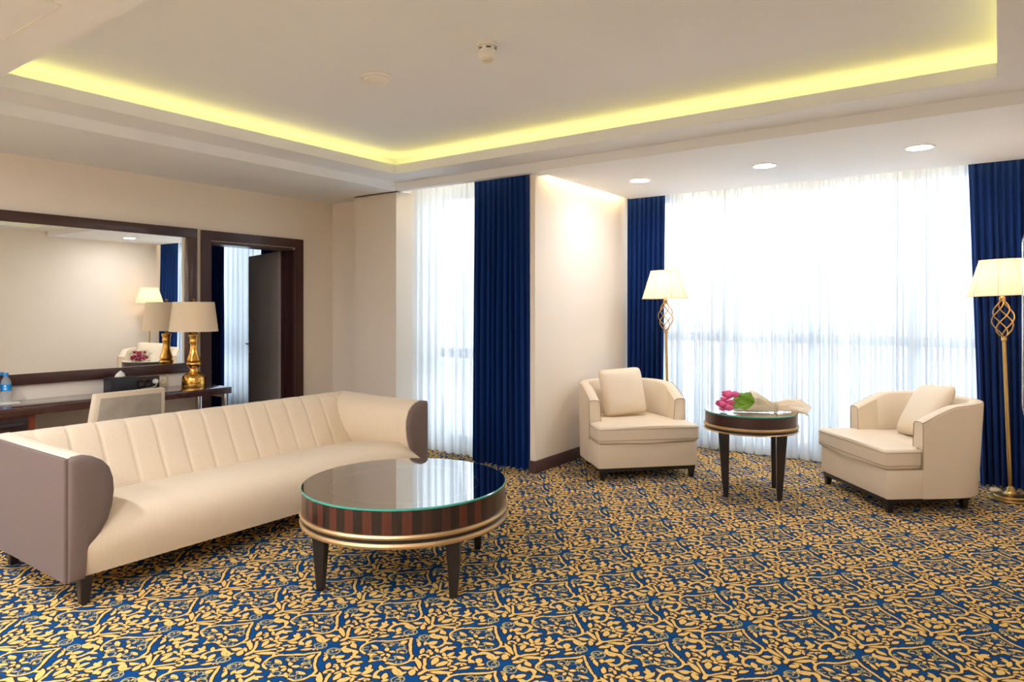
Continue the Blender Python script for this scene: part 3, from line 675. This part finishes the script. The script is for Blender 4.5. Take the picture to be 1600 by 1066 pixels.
# tissue box
tx = thing('tissue_box', 'black tissue box with a white tissue standing on the desk', 'tissue box', (-5.775, 2.655, .723))
bx('box', M['boxl'], tx, -.065, .065, -.10, .10, 0, .125, bev=.004)
b = bmesh.new(); sweep(b, [[(-.01, -.045, .12), (.02, 0, .12), (-.01, .045, .12)], [(0, -.03, .15), (.012, .0, .155), (0, .034, .148)], [(.004, -.006, .172), (.008, .0, .176), (.004, .01, .168)]])
link('tissue', b, M['paper'], tx, True)
# sockets
so = thing('socket_strip', 'dark socket panel with a white plug on the wall above the desk', 'socket', (XL, 2.925, .77))
bx('panel', M['darkp'], so, 0, .012, -.10, .105, -.045, .05, bev=.003)
for y in (-.055, .005): lt('socket', M['black'], so, [(.026, 0), (.026, .004), (.022, .002)], 20, loc=(.012, y, .0), rot=(0, pi/2, 0))
lt('plug', M['white'], so, [(.022, 0), (.024, .02), (.016, .04), (.006, .05)], 18, loc=(.012, .066, .004), rot=(0, pi/2, 0))
tb('plug_cord', M['creamp'], so, [(.055, .066, .0), (.075, .04, -.03), (.08, 0, -.041), (.07, -.05, -.042), (.085, -.09, -.042), (.12, -.06, -.042)], .0035, 6)
s2 = thing('wall_socket', 'single cream wall socket beside the brass table lamp', 'socket', (XL, 3.062, .77))
bx('plate', M['creamp'], s2, 0, .01, -.04, .04, -.04, .04, bev=.004); lt('socket', M['creamp'], s2, [(.022, 0), (.022, .004), (.018, .001), (.001, .001)], 20, loc=(.01, 0, 0), rot=(0, pi/2, 0), cap=False)
# water bottles and a folded card
def bottle(label, loc):
    t = thing('water_bottle', label, 'bottle', loc)
    lt('bottle_body', M['pet'], t, [(.028, 0), (.032, .006), (.032, .13), (.030, .15), (.020, .172), (.013, .182), (.0125, .192)], 24)
    lb = lt('bottle_label', M['bluelabel'], t, [(.0326, .082), (.0326, .132)], 24, cap=False)
    lt('cap', M['blueplastic'], t, [(.0155, .186), (.0155, .208), (.014, .212)], 20)
    b = bmesh.new(); a0 = -.45
    for (aa, ab, zA, zB) in ((-.16, .16, .110, .122), (-.10, .10, .122, .126), (-.34, .34, .098, .102), (-.22, .22, .093, .0965)):
        sweep(b, [[(.0331*cos(a0+aa+(ab-aa)*i/6), .0331*sin(a0+aa+(ab-aa)*i/6), z) for i in range(7)] for z in (zA, zB)])
    link('emblem', b, M['paper'], lb)
bottle('small water bottle with blue cap and label on the desk beside the card', (-5.83, 1.893, .723))
bottle('small water bottle with blue cap next to the wall, second of the pair', (-5.815, 1.815, .723))
b = bmesh.new(); rows = [[(-.05, -.06, .004), (-.05, .07, .004)], [(0, -.05, .022), (0, .08, .012)], [(.06, -.06, .003), (.06, .07, .003)]]
sweep(b, rows); bmesh.ops.solidify(b, geom=b.faces[:], thickness=.0015)
tag(link('folded_card', b, M['paper'], None), 'folded white paper card lying on the desk by the bottles', 'card').location = (-5.70, 1.85, .7235)

# ------------------------------------------------------------------ ceiling fittings, television
k = 0
for yy in (.25, -1.4, -3.1):                              # unseen downlights added behind the camera to brighten the interior
    for x in (-4.5, -3.3, -2.1, -.9):
        t = thing('downlight', 'added recessed downlight over the unseen end of the room, brightening the interior', 'ceiling light', (x, yy, C), group='added downlights over the unseen end of the room')
        lt('ring', M['white'], t, [(.075, .0), (.073, -.006), (.061, -.005), (.059, -.001)], 24, cap=False); lt('lens', M['spot_added'], t, [(.06, -.002), (.001, -.002)], 24, False, cap=False)
for i, (x, lab) in enumerate(((-2.586, 'recessed downlight in the window alcove ceiling nearest the pier wall'), (-1.512, 'recessed downlight in the window alcove ceiling, middle one of three'), (-.451, 'recessed downlight in the window alcove ceiling nearest the right wall'))):
    t = thing('downlight', lab, 'ceiling light', (x, 5.58, C), group='downlights in the window alcove')
    lt('ring', M['white'], t, [(.098, .0), (.096, -.006), (.081, -.005), (.079, -.001)], 32, cap=False); lt('lens', M['spot'], t, [(.08, -.002), (.001, -.002)], 32, False, cap=False)
t = thing('ceiling_speaker', 'round white domed fitting on the high ceiling', 'ceiling fitting', (-3.05, 2.875, ZU)); lt('rim', M['white'], t, [(.09, 0), (.096, -.012), (.092, -.022), (.078, -.022)], 40, cap=False); lt('dome', M['white'], t, [(.078, -.02), (.074, -.034), (.055, -.048), (.03, -.055), (.001, -.057)], 40, cap=False)
t = thing('smoke_detector', 'white stepped smoke detector with dark slots on the high ceiling', 'smoke detector', (-2.2, 2.865, ZU))
lt('base', M['white'], t, [(.055, 0), (.056, -.012), (.05, -.018)], 32, cap=False); bd = lt('body', M['white'], t, [(.046, -.018), (.046, -.055), (.05, -.06), (.049, -.072), (.04, -.082), (.03, -.084)], 32)
for k in range(6):
    a = k*pi/3+.25; bx('vent_slot', M['darkp'], bd, .040, .0468, -.012, .012, -.036, -.028, rot=(0, 0, a))
lt('sensor_lens', M['creamp'], bd, [(.028, -.083), (.027, -.092), (.018, -.098), (.001, -.1)], 24, cap=False)
tv = thing('television', 'flat screen television with bright glass edge on a bracket at the right wall', 'television', (.07, 2.55, 1.035))
bx('screen', M['screen'], tv, .002, .012, -.54, .54, .012, .605)
b = bmesh.new()
for a in ((0, .03, -.552, -.54, 0, .617), (0, .03, .54, .552, 0, .617), (0, .03, -.54, .54, 0, .012), (0, .03, -.54, .54, .605, .617)): box(b, *a, .002)
link('bezel', b, M['chrome'], tv, 40)
bx('housing', M['darkp'], tv, .012, .05, -.53, .53, .02, .595, bev=.004); bx('wall_bracket', M['darkp'], tv, .05, .248, -.1, .1, .2, .4)
